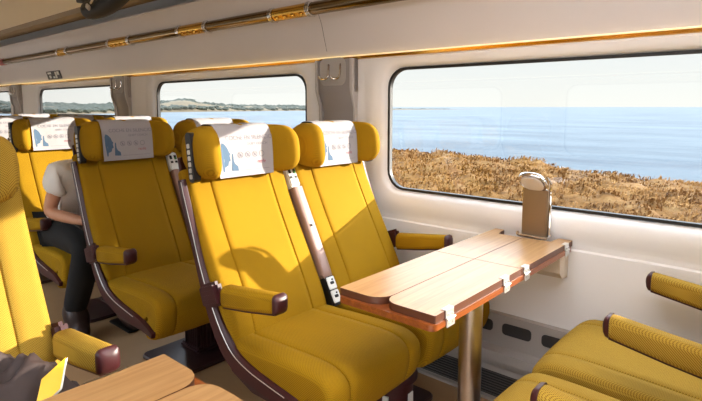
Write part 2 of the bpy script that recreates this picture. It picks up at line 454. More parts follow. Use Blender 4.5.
for i, x in enumerate((-1.965, -4.46, -7.1)):
    if i == 0: hp = hook_panel()
    else: hp = copy_tree(ph)
    if i == 0: ph = hp
    hp.location.x = x
    tag(hp, names[i], 'coat hooks', 'coat hook pillars')

# heater along the wall foot
ht = tag(empty('wall_heater', (0, 0, 0)), 'grey metal heater vent along the foot of the window wall', 'heater')
bm = bmesh.new()
prism(bm, [(YR-.004, .345), (YR-.03, .34), (YR-.036, .20), (YR-.075, .185), (YR-.08, .15), (YR-.04, .145), (YR-.045, .105), (YR-.06, .09), (YR-.13, .012), (YR-.15, .012), (YR-.15, 0), (YR-.004, 0)], X0+.05, X1-.05, 'yz')
build('vent_panel', bm, 'vent', ht, smooth=0)
x = -5.7
while x < .9:
    bm = bmesh.new()
    lp = rrect(x+.01, x+.14, .258, .308, .016, 4)
    loft(bm, [[(px, YR-.0285-.006*0-(.34-pz)*.043, pz) for px, pz in lp], [(px, YR-.0345-(.34-pz)*.043, pz) for px, pz in lp]])
    build('vent_opening', bm, 'ventdark', ht)
    x += .175
# sloping grille slats on the heater's lower face
bm = bmesh.new()
A = Vector((YR-.062, .086)); B = Vector((YR-.128, .014))
d = (B-A).normalized(); nrm = Vector((-abs(d.y), abs(d.x))) if True else None
prism(bm, [tuple(A+nrm*.001), tuple(B+nrm*.001), tuple(B+nrm*.003), tuple(A+nrm*.003)], X0+.1, X1-.1, 'yz'); build('grille_backing', bm, 'ventdark', ht, smooth=0)
for k in range(9):
    bm = bmesh.new(); p = A.lerp(B, (k+.5)/9)
    prism(bm, [tuple(p+d*-.0024+nrm*.002), tuple(p+d*.0022+nrm*.002), tuple(p+d*.0022+nrm*.008), tuple(p+d*-.0010+nrm*.008)], X0+.1, X1-.1, 'yz')
    build('grille_slat', bm, 'ventslat', ht, smooth=0)

# ------------------------------------------------------------------ seats
BACK = [(-.085, .44, .09), (-.115, .52, .09), (-.19, .665, .085), (-.262, .80, .08), (-.325, .93, .07), (-.36, 1.02, .06)]
CUSH = [(.236, .268, .05), (.288, .284, .07), (.322, .325, .09), (.338, .395, .11), (.320, .442, .12), (.25, .466, .13), (.10, .462, .13), (-.03, .455, .12), (-.13, .452, .10)]
def headrest_mesh(y0):
    bm = bmesh.new()
    st = [(-.237, -.315, -.352, .020), (-.236, -.290, -.370, .045), (-.231, -.262, -.388, .066), (-.222, -.240, -.400, .082), (-.208, -.224, -.408, .094), (-.190, -.218, -.412, .101), (-.172, -.226, -.415, .104), (-.160, -.248, -.418, .1045), (-.151, -.280, -.42, .1045), (-.143, -.303, -.42, .1045), (-.136, -.3115, -.42, .1045), (-.06, -.312, -.42, .1045)]
    st = st + [(0, -.314, -.42, .1125)] + [(-u, f, b, h) for u, f, b, h in st[::-1]]
    L = []
    for u, f, b, h in st:
        h *= .92; cxx, czz = (f+b)/2, 1.083; a = (f-b)/2
        lp = []
        for k in range(28):
            t = 2*PI*k/28; c, s = math.cos(t), math.sin(t)
            e = .5 + .35*max(0, (abs(u)-.14)/.097)
            px = cxx + a*math.copysign(abs(c)**e, c); pz = czz + h*math.copysign(abs(s)**e, s)
            px -= (pz-czz)*.10          # leans back with the seat
            lp.append((px, y0+u, pz))
        L.append(lp)
    loft(bm, L); return bm
def arm(root, y, mat, ydir=1):
    """padded armrest with maroon tip, underside and rear bracket"""
    bm = bmesh.new()
    secs = [(-.125, .572, .640, .026), (-.12, .568, .644, .030), (.0, .586, .658, .030), (.135, .611, .675, .029), (.1455, .614, .675, .0270)]
    L = []
    for x, z0, z1, w in secs:
        r = .02; lp = rrect(y-w, y+w, z0, z1, r, 5)
        L.append([(x, a, b) for a, b in lp])
    loft(bm, L); a = build('armrest', bm, mat, root, smooth=40)
    bm = bmesh.new()
    L = []
    for x, z0, z1, w in ((.1445, .612, .677, .0285), (.154, .615, .675, .0275), (.160, .623, .668, .023), (.164, .634, .658, .013)):
        L.append([(x, p, q) for p, q in rrect(y-w, y+w, z0, z1, min(.014, w*.9, (z1-z0)*.45), 5)])
    loft(bm, L)
    L = [[(x, p, q) for p, q in rrect(y-.021, y+.021, z-.004, z+.012, .004, 3)] for x, z in ((-.12, .569), (.0, .587), (.146, .614))]
    loft(bm, L)
    build('armrest_tip', bm, 'maroon', a, smooth=40)
def bracket(root, y, s):
    bm = bmesh.new()
    R = Matrix.Rotation(-.35, 3, 'Y')
    box(bm, (-.185, y+s*.012, .60), (.11, .035, .085), .012, R)
    for k in range(5): box(bm, R @ Vector((-.0, 0, -.030+k*.015)) + Vector((-.185, y+s*.0255, .60)), (.080, .010, .007), .002, R)
    build('armrest_bracket', bm, 'maroon', root)
def shell_side(root, y, s, dx=0.):
    """maroon side band running down the back and along under the cushion, with a silver trim line"""
    cl = [(-.372, .985), (-.356, .93), (-.316, .82), (-.274, .70), (-.228, .59), (-.160, .470), (-.090, .398), (0., .366), (.11, .350), (.25, .334), (.335, .314)]
    wd = [.014, .016, .018, .020, .026, .036, .038, .034, .03, .024, .012]
    P = smooth_path([(a+dx, b, w) for (a, b), w in zip(cl, wd)], 4)
    A_, B_, T_ = [], [], []
    for i, (x, z, w) in enumerate(P):
        a, b = P[max(i-1, 0)], P[min(i+1, len(P)-1)]
        t = Vector((b[0]-a[0], b[1]-a[1])).normalized(); n = Vector((-t.y, t.x))   # n to the front / up
        A_.append((x+n.x*w, z+n.y*w)); B_.append((x-n.x*w, z-n.y*w)); T_.append((x+n.x*(w*.6), z+n.y*(w*.6)))
    bm = bmesh.new()
    L = []
    for (a, b) in zip(A_, B_):
        mx, mz = (a[0]+b[0])/2, (a[1]+b[1])/2
        i = .8
        L.append([(a[0], y-s*.006, a[1]), (a[0], y+s*.004, a[1]), (mx+(a[0]-mx)*i, y+s*.012, mz+(a[1]-mz)*i), (mx+(b[0]-mx)*i, y+s*.012, mz+(b[1]-mz)*i), (b[0], y+s*.004, b[1]), (b[0], y-s*.006, b[1])])
    loft(bm, L); sh = build('side_shell', bm, 'maroon', root, smooth=35)
    bm = bmesh.new(); tube(bm, [(a, y+s*.0125, b) for a, b in T_[1:-6]], .0017, 6); build('silver_trim', bm, 'silver', sh)
    # brown lower pan below the band
def seat_unit(root, y0, w, mat, fwd=0.):
    bm = bmesh.new(); pad(bm, BACK, y0, w, .03, .012, (-(w/2-.095), w/2-.095), .004, .01); build('backrest', bm, mat, root, smooth=60)
    bm = bmesh.new(); pad(bm, [(x+(fwd if x > .2 else 0), z, t) for x, z, t in CUSH], y0, w, .025, .004, (-(w/2-.085), w/2-.085), .006, .006, 4, (.235+fwd, .365, .24+fwd)); build('cushion', bm, mat, root, smooth=60)
    build('headrest', headrest_mesh(y0), mat, root, smooth=60)
    bm = bmesh.new()
    pad(bm, [(-.165, .40, .03), (-.195, .52, .03), (-.262, .665, .03), (-.33, .80, .03), (-.378, .93, .028), (-.405, 1.02, .02), (-.415, 1.06, .015)], y0, w-.02, .008, .008, (), 0, .006)
    build('back_shell', bm, 'maroon', root, smooth=50)
def side_slot(root, y, s):
    bm = bmesh.new(); R = Matrix.Rotation(-.12, 3, 'Y')
    L = [[tuple(R @ Vector((a, 0, b)) + Vector((-.318, y+s*d, 1.07))) for a, b in rrect(-.017, .017, -.09, .09, .016, 5)] for d in (-.02, .006, .008)]
    loft(bm, L); sl = build('grip_slot', bm, 'black', root)
    bm = bmesh.new(); 
    for k in range(6): box(bm, R @ Vector((0, 0, -.062+k*.022)) + Vector((-.318, y+s*.009, 1.063)), (.018, .004, .017), .002, R)
    build('number_strip', bm, 'silver', sl)
def pan(root, ya, yb):
    bm = bmesh.new()
    prism(bm, [(-.16, .38), (-.13, .325), (-.02, .285), (.20, .285), (.245, .305), (.20, .345), (-.05, .36)], ya, yb, 'xz')
    bevel_all(bm, .008); build('seat_pan', bm, 'maroon_dark', root)
def pedestal(root, y0=0., wy=.33):
    bm = bmesh.new(); L = []
    lo = [(x, y) for x, y in rrect(-.15, .205, y0-wy, y0+wy, .035, 5)]; li = [(x, y) for x, y in rrect(-.145, .20, y0-wy+.005, y0+wy-.005, .033, 5)]
    loft(bm, [[(x, y, .001) for x, y in lo], [(x, y, .012) for x, y in lo], [(x, y, .018) for x, y in li]])
    base = build('base_plate', bm, 'maroon_dark', root)
    bm = bmesh.new()
    box(bm, (0, y0+.02, .155), (.14, .30, .28), .012)
    for k in range(7): box(bm, (-.045+k*.017, y0+.02-.152, .155), (.008, .012, .27), .002)
    for k in range(12): box(bm, (.0715, y0-.105+k*.022, .155), (.01, .010, .27), .002)
    box(bm, (0, y0+.02, .03), (.17, .33, .03), .01)
    build('column', bm, 'maroon_dark', root)
    bm = bmesh.new()
    dx_, dy_ = .135, y0+.10
    def ring(z, r): return [(dx_+r*math.cos(2*PI*k/32), dy_+r*math.sin(2*PI*k/32), z) for k in range(32)]
    loft(bm, [ring(.018, .085), ring(.14, .088), ring(.165, .088)]); pv = build('pivot_cover', bm, 'maroon', root)
    bm = bmesh.new(); loft(bm, [ring(.168, .098), ring(.172, .106), ring(.19, .106), ring(.205, .096), ring(.212, .06)]); build('pivot_cap', bm, 'maroon', root)
    for c_, s_ in (((dx_+.0865, dy_+.01, .095), (.005, .034, .055)), ((dx_+.03, dy_-.081, .11), (.03, .008, .03))):
        bm = bmesh.new(); box(bm, c_, s_, .001); build('sticker', bm, 'label', pv)

YA = .2645; WP = .475
def double_seat(mat, raised):
    root = empty('double_seat', (0, 0, 0))
    for y in (-YA, YA): seat_unit(root, y, WP, mat, .03 if raised else .045)
    for s in (-1, 1):
        shell_side(root, s*.506, s); bracket(root, s*.508, s); arm(root, s*.500, mat); side_slot(root, s*(YA+.2345), s)
        pan(root, s*YA-.22, s*YA+.22)
    pedestal(root)
    R = Matrix.Rotation(-.47, 3, 'Y')
    # centre spine: number sign on top, control box below, centre armrest up or down
    bm = bmesh.new(); box(bm, (-.352, 0, .945), (.05, .056, .10), .006, R); sg = build('seat_number_sign', bm, 'label', root)
    bm = bmesh.new()
    for yy in (-.013, .013):
        for dz, hh in ((.02, .022), (-.008, .012)): box(bm, R @ Vector((.026, yy, dz)) + Vector((-.352, 0, .945)), (.003, .014, hh), .001, R)
    build('number_print', bm, 'black', sg)
    bm = bmesh.new(); box(bm, R @ Vector((.0265, .013, .012)) + Vector((-.352, 0, .945)), (.003, .01, .012), 0, R); build('green_mark', bm, 'green', sg)
    bm = bmesh.new(); box(bm, (-.125, 0, .485), (.075, .052, .13), .008, R); cb = build('control_box', bm, 'black', root)
    for k in (-1, 1):
        bm = bmesh.new(); c = R @ Vector((.039, 0, .028*k)) + Vector((-.125, 0, .485)); box(bm, c, (.006, .046, .052), .006, R); sk = build('audio_socket', bm, 'label', cb)
        bm = bmesh.new(); c2 = R @ Vector((.0435, 0, .028*k)) + Vector((-.125, 0, .485))
        box(bm, c2, (.004, .022, .012), .002, R); box(bm, c2 + R @ Vector((0, .006, .013)), (.004, .008, .007), .001, R); build('socket_hole', bm, 'black', sk)
    bm = bmesh.new(); box(bm, (-.27, 0, .72), (.05, .05, .58), .01, Matrix.Rotation(-.5, 3, 'Y')); build('centre_spine', bm, 'maroon', root)
    if raised:
        bm = bmesh.new(); L = []
        for x, z in smooth_path([(-.296, .905), (-.283, .875), (-.235, .78), (-.18, .675), (-.135, .585), (-.118, .555)], 3):
            pass
        P = smooth_path([(-.296, .912), (-.283, .885), (-.235, .79), (-.18, .68), (-.128, .575), (-.122, .545), (-.14, .53)], 3)
        for i, (x, z) in enumerate(P):
            lp = rrect(-.026, .026, -.05, 0, .008, 3)
            t = Vector((P[min(i+1, len(P)-1)][0]-P[max(i-1, 0)][0], P[min(i+1, len(P)-1)][1]-P[max(i-1, 0)][1])).normalized()
            n = Vector((-t.y, t.x))
            L.append([(x+n.x*q, p, z+n.y*q) for p, q in lp])
        loft(bm, L); ca = build('centre_armrest', bm, 'pewter', root, smooth=50)
        bm = bmesh.new(); tube(bm, [(-.215, 0, .755), (-.211, 0, .757)], .006, 10); build('lock_screw', bm, 'black', ca)
    else:
        arm(root, 0, mat)
    return root
CY_ = 1.54
OX, PITCH = -1.35, .966
rowA = double_seat('fabric', True); rowA.location = (OX, CY_, 0)
tag(rowA, 'mustard double seat facing the wooden table, nearest of the rows', 'seat', 'mustard double seats')
rows = [rowA]
rl_ = ['mustard double seat directly behind the nearest one, in front of the seated person', 'mustard double seat the person in the white shirt sits on', 'mustard double seat behind the seated person, only its top showing', 'mustard double seat farthest back by the far window']
for k in range(1, 5):
    c = copy_tree(rowA); c.location.x = OX - PITCH*k; rows.append(c)
    tag(c, rl_[k-1], 'seat', 'mustard double seats')
    for q in kids(c):
        if q.name.startswith('armrest'): q.location.z = -.033
face = double_seat('fabric_near', False); face.location = (-.238, CY_, 0); face.rotation_euler.z = PI
tag(face, 'dotted mustard double seat at bottom right, only its cushion and armrests in view', 'seat', 'mustard double seats')

# single seat on the left
sgl = empty('single_seat', (-1.385, .258, 0))
seat_unit(sgl, 0, .53, 'fabric_near')
for s in (-1, 1):
    shell_side(sgl, s*.255, s, -.05); bracket(sgl, s*.262, s); arm(sgl, s*.268, 'fabric_near')
side_slot(sgl, -.2345, -1)
pan(sgl, -.25, .25); pedestal(sgl, 0, .22)
tag(sgl, 'dotted yellow single seat at the left edge with a brown jacket on it', 'seat')

# ------------------------------------------------------------------ printed headrest covers
def head_sec(deg, a=.053, h=.096, cxx=-.367, e=.5):
    t = math.radians(deg); c, q = math.cos(t), math.sin(t); z = h*math.copysign(abs(q)**e, q)
    return (cxx + a*math.copysign(abs(c)**e, c) - z*.10, 1.083+z)
CP = [head_sec(d) for d in (184, 178, 172, 165, 155, 145, 135, 125, 115, 105, 97, 90, 83, 75, 65, 55, 45, 35, 25, 16, 9, 4, 0, -4, -9, -16, -24)]
CP += [(CP[-1][0]+.002, 1.002), (CP[-1][0]+.003, .984)]
cl_len = [0]
for a, b in zip(CP[:-1], CP[1:]): cl_len.append(cl_len[-1]+math.hypot(b[0]-a[0], b[1]-a[1]))
CT = cl_len[-1]
CW = .130
def cover_pt(u, d, off=0.):
    """u across (-1..1), d = distance up from the lower front hem"""
    s = CT-d
    for i in range(len(CP)-1):
        if cl_len[i+1] >= s or i == len(CP)-2:
            t = (s-cl_len[i])/(cl_len[i+1]-cl_len[i]); a, b = CP[i], CP[i+1]; break
    x, z = a[0]+(b[0]-a[0])*t, a[1]+(b[1]-a[1])*t
    tx, tz = b[0]-a[0], b[1]-a[1]; l = math.hypot(tx, tz); nx, nz = -tz/l, tx/l
    y = u*CW
    w = .003*math.sin(u*5+d*20)*(.4) + .004*abs(u)**3*(1 if d < .16 else 0)
    k = off + .0065 + w
    if nx*(x+.367)+nz*(z-1.07) < 0: nx, nz = -nx, -nz      # outward
    return Vector((x+nx*k, y, z+nz*k))
def text_mesh(body, size):
    cu = bpy.data.curves.new('t', 'FONT'); cu.body = body; cu.size = size; cu.align_x = 'CENTER'
    ob = bpy.data.objects.new('t', cu); COL.objects.link(ob)
    dg = bpy.context.evaluated_depsgraph_get(); dg.update()
    me = bpy.data.meshes.new_from_object(ob.evaluated_get(dg))
    out = ([v.co.copy() for v in me.vertices], [list(p.vertices) for p in me.polygons])
    bpy.data.objects.remove(ob); bpy.data.curves.remove(cu); bpy.data.meshes.remove(me)
    return out
def print_poly(bm, pts, off=.0012):
    vs = [bm.verts.new(cover_pt(x/CW, d, off)) for x, d in pts]; bm.faces.new(vs)
def print_text(bm, body, size, x, d, off=.0012):
    vs, fs = text_mesh(body, size)
    vv = [bm.verts.new(cover_pt((p.x+x)/CW, p.y+d, off)) for p in vs]
    for f in fs:
        try: bm.faces.new([vv[i] for i in f])
        except ValueError: pass
def headrest_cover():
    r = None
    bm = bmesh.new(); nu, nd = 12, 46
    g = [[bm.verts.new(cover_pt(-1+2*i/nu, CT*j/nd)) for i in range(nu+1)] for j in range(nd+1)]
    for j in range(nd):
        for i in range(nu): bm.faces.new((g[j][i], g[j][i+1], g[j+1][i+1], g[j+1][i]))
    res = bmesh.ops.solidify(bm, geom=list(bm.faces), thickness=.0015)
    r = build('headrest_cover', bm, 'cloth', None, smooth=60)
    bm = bmesh.new()
    print_text(bm, 'COCHE EN SILENCIO', .0235, .018, .140); print_text(bm, 'QUIET COACH', .015, .055, .118)
    build('printed_text', bm, 'ink_grey', r, smooth=0)
    bm = bmesh.new()
    fig = [(-.112, .022), (-.106, .022), (-.104, .040), (-.088, .046), (-.084, .060), (-.076, .064), (-.078, .074), (-.080, .082), (-.076, .088), (-.082, .098), (-.088, .112), (-.100, .126), (-.112, .132), (-.118, .120), (-.118, .075)]
    print_poly(bm, fig)
    print_poly(bm, [(-.072, .024), (-.040, .022), (-.042, .040), (-.056, .050), (-.062, .062), (-.063, .088), (-.068, .088), (-.070, .062)])
    build('printed_figure', bm, 'ink_blue', r, smooth=0)
    bm = bmesh.new()
    for k in range(4):
        cxx, d = -.030 + .035*k, .082
        for i in range(20):
            a, b = 2*PI*i/20, 2*PI*(i+1)/20
            print_poly(bm, [(cxx+.0125*math.cos(a), d+.0125*math.sin(a)), (cxx+.0125*math.cos(b), d+.0125*math.sin(b)), (cxx+.0102*math.cos(b), d+.0102*math.sin(b)), (cxx+.0102*math.cos(a), d+.0102*math.sin(a))])
        if k < 3:
            print_poly(bm, [(cxx-.009, d+.007), (cxx-.007, d+.009), (cxx+.009, d-.007), (cxx+.007, d-.009)], .0014)
            print_poly(bm, [(cxx-.004, d-.006), (cxx+.004, d-.006), (cxx+.003, d+.004), (cxx-.003, d+.005)], .0013)
    build('printed_icons', bm, 'ink_grey', r, smooth=0)
    bm = bmesh.new(); print_text(bm, 'renfe', .02, .072, .046); build('printed_logo', bm, 'ink_red', r, smooth=0)
    bm = bmesh.new(); print_poly(bm, [(-.03, .0215), (.11, .0215), (.11, .023), (-.03, .023)]); build('printed_line', bm, 'ink_grey', r, smooth=0)
    return r
cov = None
wh = ['nearest', 'second', 'third', 'fourth', 'fifth']
desc = {(0, 0): 'white printed headrest cover on the nearest aisle seat, half in sunlight',
        (0, 1): 'white printed headrest cover on the nearest window seat, beside the coat hooks',
        (1, 0): 'white printed headrest cover on the shaded aisle seat in front of the person',
        (1, 1): 'white headrest cover on the second-row window seat, mostly hidden by the nearest seat',
        (2, 0): 'white printed headrest cover on the aisle seat behind the seated person',
        (2, 1): 'white headrest cover on the third-row window seat, seen over the person\'s seat back',
        (3, 0): 'white headrest cover on the fourth-row aisle seat at the left edge',
        (3, 1): 'white headrest cover on the fourth-row window seat below the far window',
        (4, 0): 'white headrest cover on the fifth-row aisle seat, a sliver at far left',
        (4, 1): 'white headrest cover on the fifth-row window seat, farthest back'}
for (k, j), lab in desc.items():
    if cov is None: cov = headrest_cover(); c = cov
    else: c = copy_tree(cov)
    c.location = (OX-PITCH*k, CY_+(-YA if j == 0 else YA), 0)
    tag(c, lab, 'headrest cover', 'printed headrest covers')

# ------------------------------------------------------------------ tables
TZ = .72
def rpoly(pts, radii, n=6):
    """polygon with rounded corners"""
    out = []; k = len(pts)
    for i in range(k):
        p, a, b, r = Vector(pts[i]), Vector(pts[i-1]), Vector(pts[(i+1) % k]), radii[i]
        if r <= 0: out.append(tuple(p)); continue
        u, v = (a-p).normalized(), (b-p).normalized()
        ang = u.angle(v); t = r/math.tan(ang/2); c = p + (u+v).normalized()*(r/math.sin(ang/2))
        s, e = p+u*t - c, p+v*t - c
        for j in range(n+1):
            w = s.lerp(e, j/n).normalized()*r; out.append(tuple(c+w))
    return out
def slab(bm, pts, z0, z1, bev=.0015):
    n = len(pts); cxx = sum(p[0] for p in pts)/n; cyy = sum(p[1] for p in pts)/n
    loft(bm, [[(x, y, z0) for x, y in pts], [(x, y, z1) for x, y in pts]], cap1=False, mat=1)
    vs = [bm.verts.new((x, y, z1)) for x, y in pts]; bm.faces.new(vs).material_index = 0
def fold_table(name, ye, yw, sgn, seam):
    """ye = aisle end, yw = wall end, sgn = +1 when the wall lies towards +y"""
    xa, xc, xb = -1.020, -.862, -.69
    root = empty(name, ((xa+xb)/2, (ye+yw)/2, 0)); off = Matrix.Translation(-Vector(root.location))
    def b_(nm, bm, mat, par=None, sm=30):
        bmesh.ops.transform(bm, matrix=off, verts=bm.verts); return build(nm, bm, mat, par or root, smooth=sm)
    bm = bmesh.new()
    e = ye - .012*sgn
    slab(bm, rpoly([(xa+.002, e), (xb+.004, e), (xb+.004, yw-.02*sgn), (xa+.002, yw-.02*sgn)], [.02, .02, .01, .01]), TZ-.040, TZ-.0225); bmesh.ops.transform(bm, matrix=Matrix.Identity(4), verts=bm.verts)
    b_('base_board', bm, ['woodbase', 'woodbase'])
    g = .0013
    n1, n2 = (.085, .05)
    leaves = [
        ([(xa, ye), (xc-g, ye), (xc-g, seam-g*sgn), (xa, seam-g*sgn)], [.004, .055, 0, 0]),
        ([(xc+g, ye), (xb, ye), (xb, seam-g*sgn), (xc+g, seam-g*sgn)], [.048, .004, 0, 0]),
        ([(xa, seam+g*sgn), (xc-g, seam+g*sgn), (xc-g, yw-.085*sgn), (xa+.055, yw-.085*sgn), (xa+.045, yw-.045*sgn), (xa+.045, yw), (xa, yw)], [0, 0, 0, .004, .01, .012, .004]),
        ([(xc+g, seam+g*sgn), (xb, seam+g*sgn), (xb, yw), (xb-.055, yw), (xb-.06, yw-.075*sgn), (xc+g, yw-.085*sgn)], [0, 0, .004, .012, .01, 0])]
    for p, r in leaves:
        bm = bmesh.new(); slab(bm, rpoly(p, r), TZ-.022, TZ); b_('leaf', bm, ['wood', 'woodedge'])
    return root, b_, (xa, xc, xb)
tb, b_, (xa, xc, xb) = fold_table('folding_table', 1.116, 2.135, 1, 1.645)
tag(tb, 'long wooden folding table with metal hinges fixed to the window wall', 'table')
for y in (1.183, 1.524, 1.678, 2.06):
    bm = bmesh.new()
    box(bm, (xb-.004, y, TZ+.0012), (.016, .040, .0022), .0006); box(bm, (xb+.0025, y, TZ-.010), (.003, .040, .022), .0006)
    box(bm, (xb+.006, y, TZ-.034), (.003, .040, .022), .0006); tube(bm, [(xb+.0075, y-.02, TZ-.022), (xb+.0075, y+.02, TZ-.022)], .0032, 8)
    for dy in (-.009, .009):
        for dz in (-.012, -.034): tube(bm, [(xb+.003, y+dy, TZ+dz), (xb+.009, y+dy, TZ+dz)], .0028, 8)
    b_('hinge', bm, 'silver')
bm = bmesh.new(); tube(bm, [(-.766, 1.45, .002), (-.766, 1.45, TZ-.040)], .036, 28); lg = b_('leg', bm, 'steel')
bm = bmesh.new(); tube(bm, [(-.766, 1.45, .001), (-.766, 1.45, .012), (-.766, 1.45, .016)], [.07, .07, .06], 28); b_('leg_foot', bm, 'steel')
bm = bmesh.new(); prism(bm, [(YR-.012, .565), (YR-.075, .575), (YR-.10, .60), (YR-.105, .66), (YR-.105, TZ-.0445), (YR-.012, TZ-.0445)], -.815, -.705, 'yz'); bevel_all(bm, .012)
b_('wall_bracket', bm, 'beige')

ts, b_, _ = fold_table('folding_table', .553, -.30, -1, .12)
tag(ts, 'wooden folding table at bottom left in front of the single seat', 'table')
bm = bmesh.new(); tube(bm, [(-.79, .25, .002), (-.79, .25, TZ-.040)], .036, 28); b_('leg', bm, 'steel')
bm = bmesh.new(); tube(bm, [(-.79, .25, .001), (-.79, .25, .012), (-.79, .25, .016)], [.07, .07, .06], 28); b_('leg_foot', bm, 'steel')
for y in (.40, ):
    bm = bmesh.new(); box(bm, (-1.022, y+.03, TZ-.008), (.012, .09, .016), .003); b_('hinge', bm, 'steel')

# reading lamp on the table end
lp = empty('table_lamp', (-.832, 2.095, TZ)); off = Matrix.Translation((.832, -2.095, -TZ))
def lb(nm, bm, mat, par=None, sm=35):
    bmesh.ops.transform(bm, matrix=off, verts=bm.verts); return build(nm, bm, mat, par or lp, smooth=sm)
xl, xr = -.884, -.780; ym = 2.085
bm = bmesh.new(); box(bm, ((xl+xr)/2, 2.10, (TZ+.914)/2+.004), (xr-xl, .022, .914-TZ), .004); lb('column', bm, 'bronzesteel')
bm = bmesh.new()
for x in (xl-.003, xr+.003):
    P = smooth_path([(x, 2.113, TZ+.005), (x, 2.113, .85), (x, 2.112, .915), (x, 2.10, .945), (x, 2.06, .972)], 4); tube(bm, P, .006, 8)
lb('edge_rail', bm, 'chrome')
bm = bmesh.new(); box(bm, ((xl+xr)/2, 2.095, TZ+.005), (xr-xl+.024, .055, .01), .003); box(bm, (xl-.008, 2.07, TZ+.012), (.01, .014, .016), .003); lb('foot', bm, 'chrome')
# head: a rounded paddle bent toward the room and down
bm = bmesh.new()
hx = (xl+xr)/2; A_ = Vector((2.105, .915)); B_ = Vector((2.018, .985)); dd = (B_-A_).normalized(); nn = Vector((-dd.y, dd.x))
if nn.y < 0: nn = -nn
def head_loop(s, o):
    out = []
    for k in range(32):
        t = 2*PI*k/32; px = hx + .054*s*math.copysign(abs(math.cos(t))**.7, math.cos(t)); v = .5+.52*s*math.copysign(abs(math.sin(t))**.8, math.sin(t))
        q = A_.lerp(B_, v) + nn*o; out.append((px, q.x, q.y))
    return out
loft(bm, [head_loop(.96, -.008), head_loop(1, -.004), head_loop(1, .008), head_loop(.9, .014)]); hd = lb('lamp_head', bm, 'chrome', None, 50)
bm = bmesh.new(); loft(bm, [head_loop(.8, -.0075), head_loop(.8, -.011), head_loop(.7, -.012)]); lb('lens', bm, 'lens', hd)
tag(lp, 'chrome reading lamp with bent head at the window end of the table', 'lamp')

# ------------------------------------------------------------------ jacket and booklet on the single seat
bm = bmesh.new(); nu, nv = 70, 60
jc = Vector((-1.185, .225, .462))
top = []
for j in range(nv+1):
    rowv = []
    for i in range(nu+1):
        a = -1+2*i/nu; b = -1+2*j/nv
        # round the square to a disc
        x = a*math.sqrt(1-b*b/2); y = b*math.sqrt(1-a*a/2); rr = math.hypot(x, y)
        p = Vector((x*1.5, y*1.5, 0))
        wx, wy = p.x+.35*noise.noise(p*1.1), p.y+.35*noise.noise(p*1.1+Vector((3, 8, 1)))
        fold = 1-abs(noise.noise(Vector((wx*.7+wy*.5, wy*2.6-wx*1.4, 3.1))))*2.2
        fold2 = 1-abs(noise.noise(Vector((wx*3.2+wy*2.2, wy*.9-wx*1.1, 7.7))))*2.2
        fold3 = 1-abs(noise.noise(Vector((wx*2.0+wy*1.5, wy*6-wx*3, 1.7))))*2
        dome = max(0, 1-rr**2.8); dm = min(1, dome*1.8); dm = dm*dm*(3-2*dm)
        h = dome*(.235+.07*noise.noise(p*1.3+Vector((4, 1, 0)))) + (fold*.040+fold2*.022+fold3*.012)*dm
        h = max(h, .0)
        ox, oy = noise.noise(p*2+Vector((5, 0, 0)))*.02, noise.noise(p*2+Vector((0, 9, 0)))*.02
        rowv.append(bm.verts.new((jc.x+x*.20+ox*dome, jc.y+y*.268+oy*dome, jc.z+.009+h)))
    top.append(rowv)
for j in range(nv):
    for i in range(nu): bm.faces.new((top[j][i], top[j][i+1], top[j+1][i+1], top[j+1][i]))
bd = [e for e in bm.edges if len(e.link_faces) == 1]
bmesh.ops.contextual_create(bm, geom=bd)
bmesh.ops.smooth_vert(bm, verts=[v for v in bm.verts if v.co.z > jc.z+.03], factor=.5, use_axis_x=True, use_axis_y=True, use_axis_z=True)
o = build('jacket', bm, 'jacket', None, smooth=70)
tag(o, 'crumpled dark brown jacket heaped on the single seat at lower left', 'jacket')
bk = empty('booklet', (-1.13, .39, .50)); bk.rotation_euler = (0, 0, 0)
def bquad(P, th, bm):
    P = [Vector(p) for p in P]; n = (P[1]-P[0]).cross(P[2]-P[0]).normalized()*th
    loft(bm, [[tuple(p) for p in P], [tuple(p+n) for p in P]])
bko = Vector((-1.13, .39, .50))
T_, L_, R2 = at_y(66, 357, .385), at_y(43, 378, .33), at_y(61, 384, .355)
L_ = T_ + (L_-T_)*1.05; R2 = T_ + (R2-T_)*1.15
BQ = [tuple(L_+R2-T_-bko), tuple(R2-bko), tuple(T_-bko), tuple(L_-bko)]
bm = bmesh.new(); bquad(BQ, -.002, bm); build('cover', bm, 'book', bk, smooth=0)
bm = bmesh.new(); n = (Vector(BQ[1])-Vector(BQ[0])).cross(Vector(BQ[2])-Vector(BQ[0])).normalized()
if n.x < 0: n = -n
rd = (Vector(BQ[1])-Vector(BQ[0])).normalized()*.007
bquad([tuple(Vector(p)+rd-n*.0026-Vector((0, 0, .003))) for p in BQ], .004 if False else -.006, bm); build('pages', bm, 'paper', bk, smooth=0)
tag(bk, 'yellow covered booklet sticking up beside the brown jacket', 'booklet')

# ------------------------------------------------------------------ the person in the third row
def skin_mesh(name, verts, edges, mat, parent, root=0, sub=2):
    me = bpy.data.meshes.new(name+'_src'); me.from_pydata([v[0] for v in verts], edges, [])
    ob = bpy.data.objects.new(name+'_src', me); COL.objects.link(ob)
    md = ob.modifiers.new('s', 'SKIN'); md.use_smooth_shade = True
    for i, v in enumerate(verts):
        sv = me.skin_vertices[0].data[i]; r = v[1]; sv.radius = (r, r) if not isinstance(r, tuple) else r
        sv.use_root = (i == root)
    ms = ob.modifiers.new('d', 'SUBSURF'); ms.levels = sub; ms.render_levels = sub
    dg = bpy.context.evaluated_depsgraph_get(); dg.update()
    m2 = bpy.data.meshes.new_from_object(ob.evaluated_get(dg)); m2.name = name
    bpy.data.objects.remove(ob); bpy.data.meshes.remove(me)
    m2.materials.clear(); m2.materials.append(M[mat])
    for p in m2.polygons: p.use_smooth = True
    o = bpy.data.objects.new(name, m2); return link(o, parent)
PB = Vector((-3.28, 1.30, 0))
pr = empty('person', PB - Vector((0, .05, 0)))
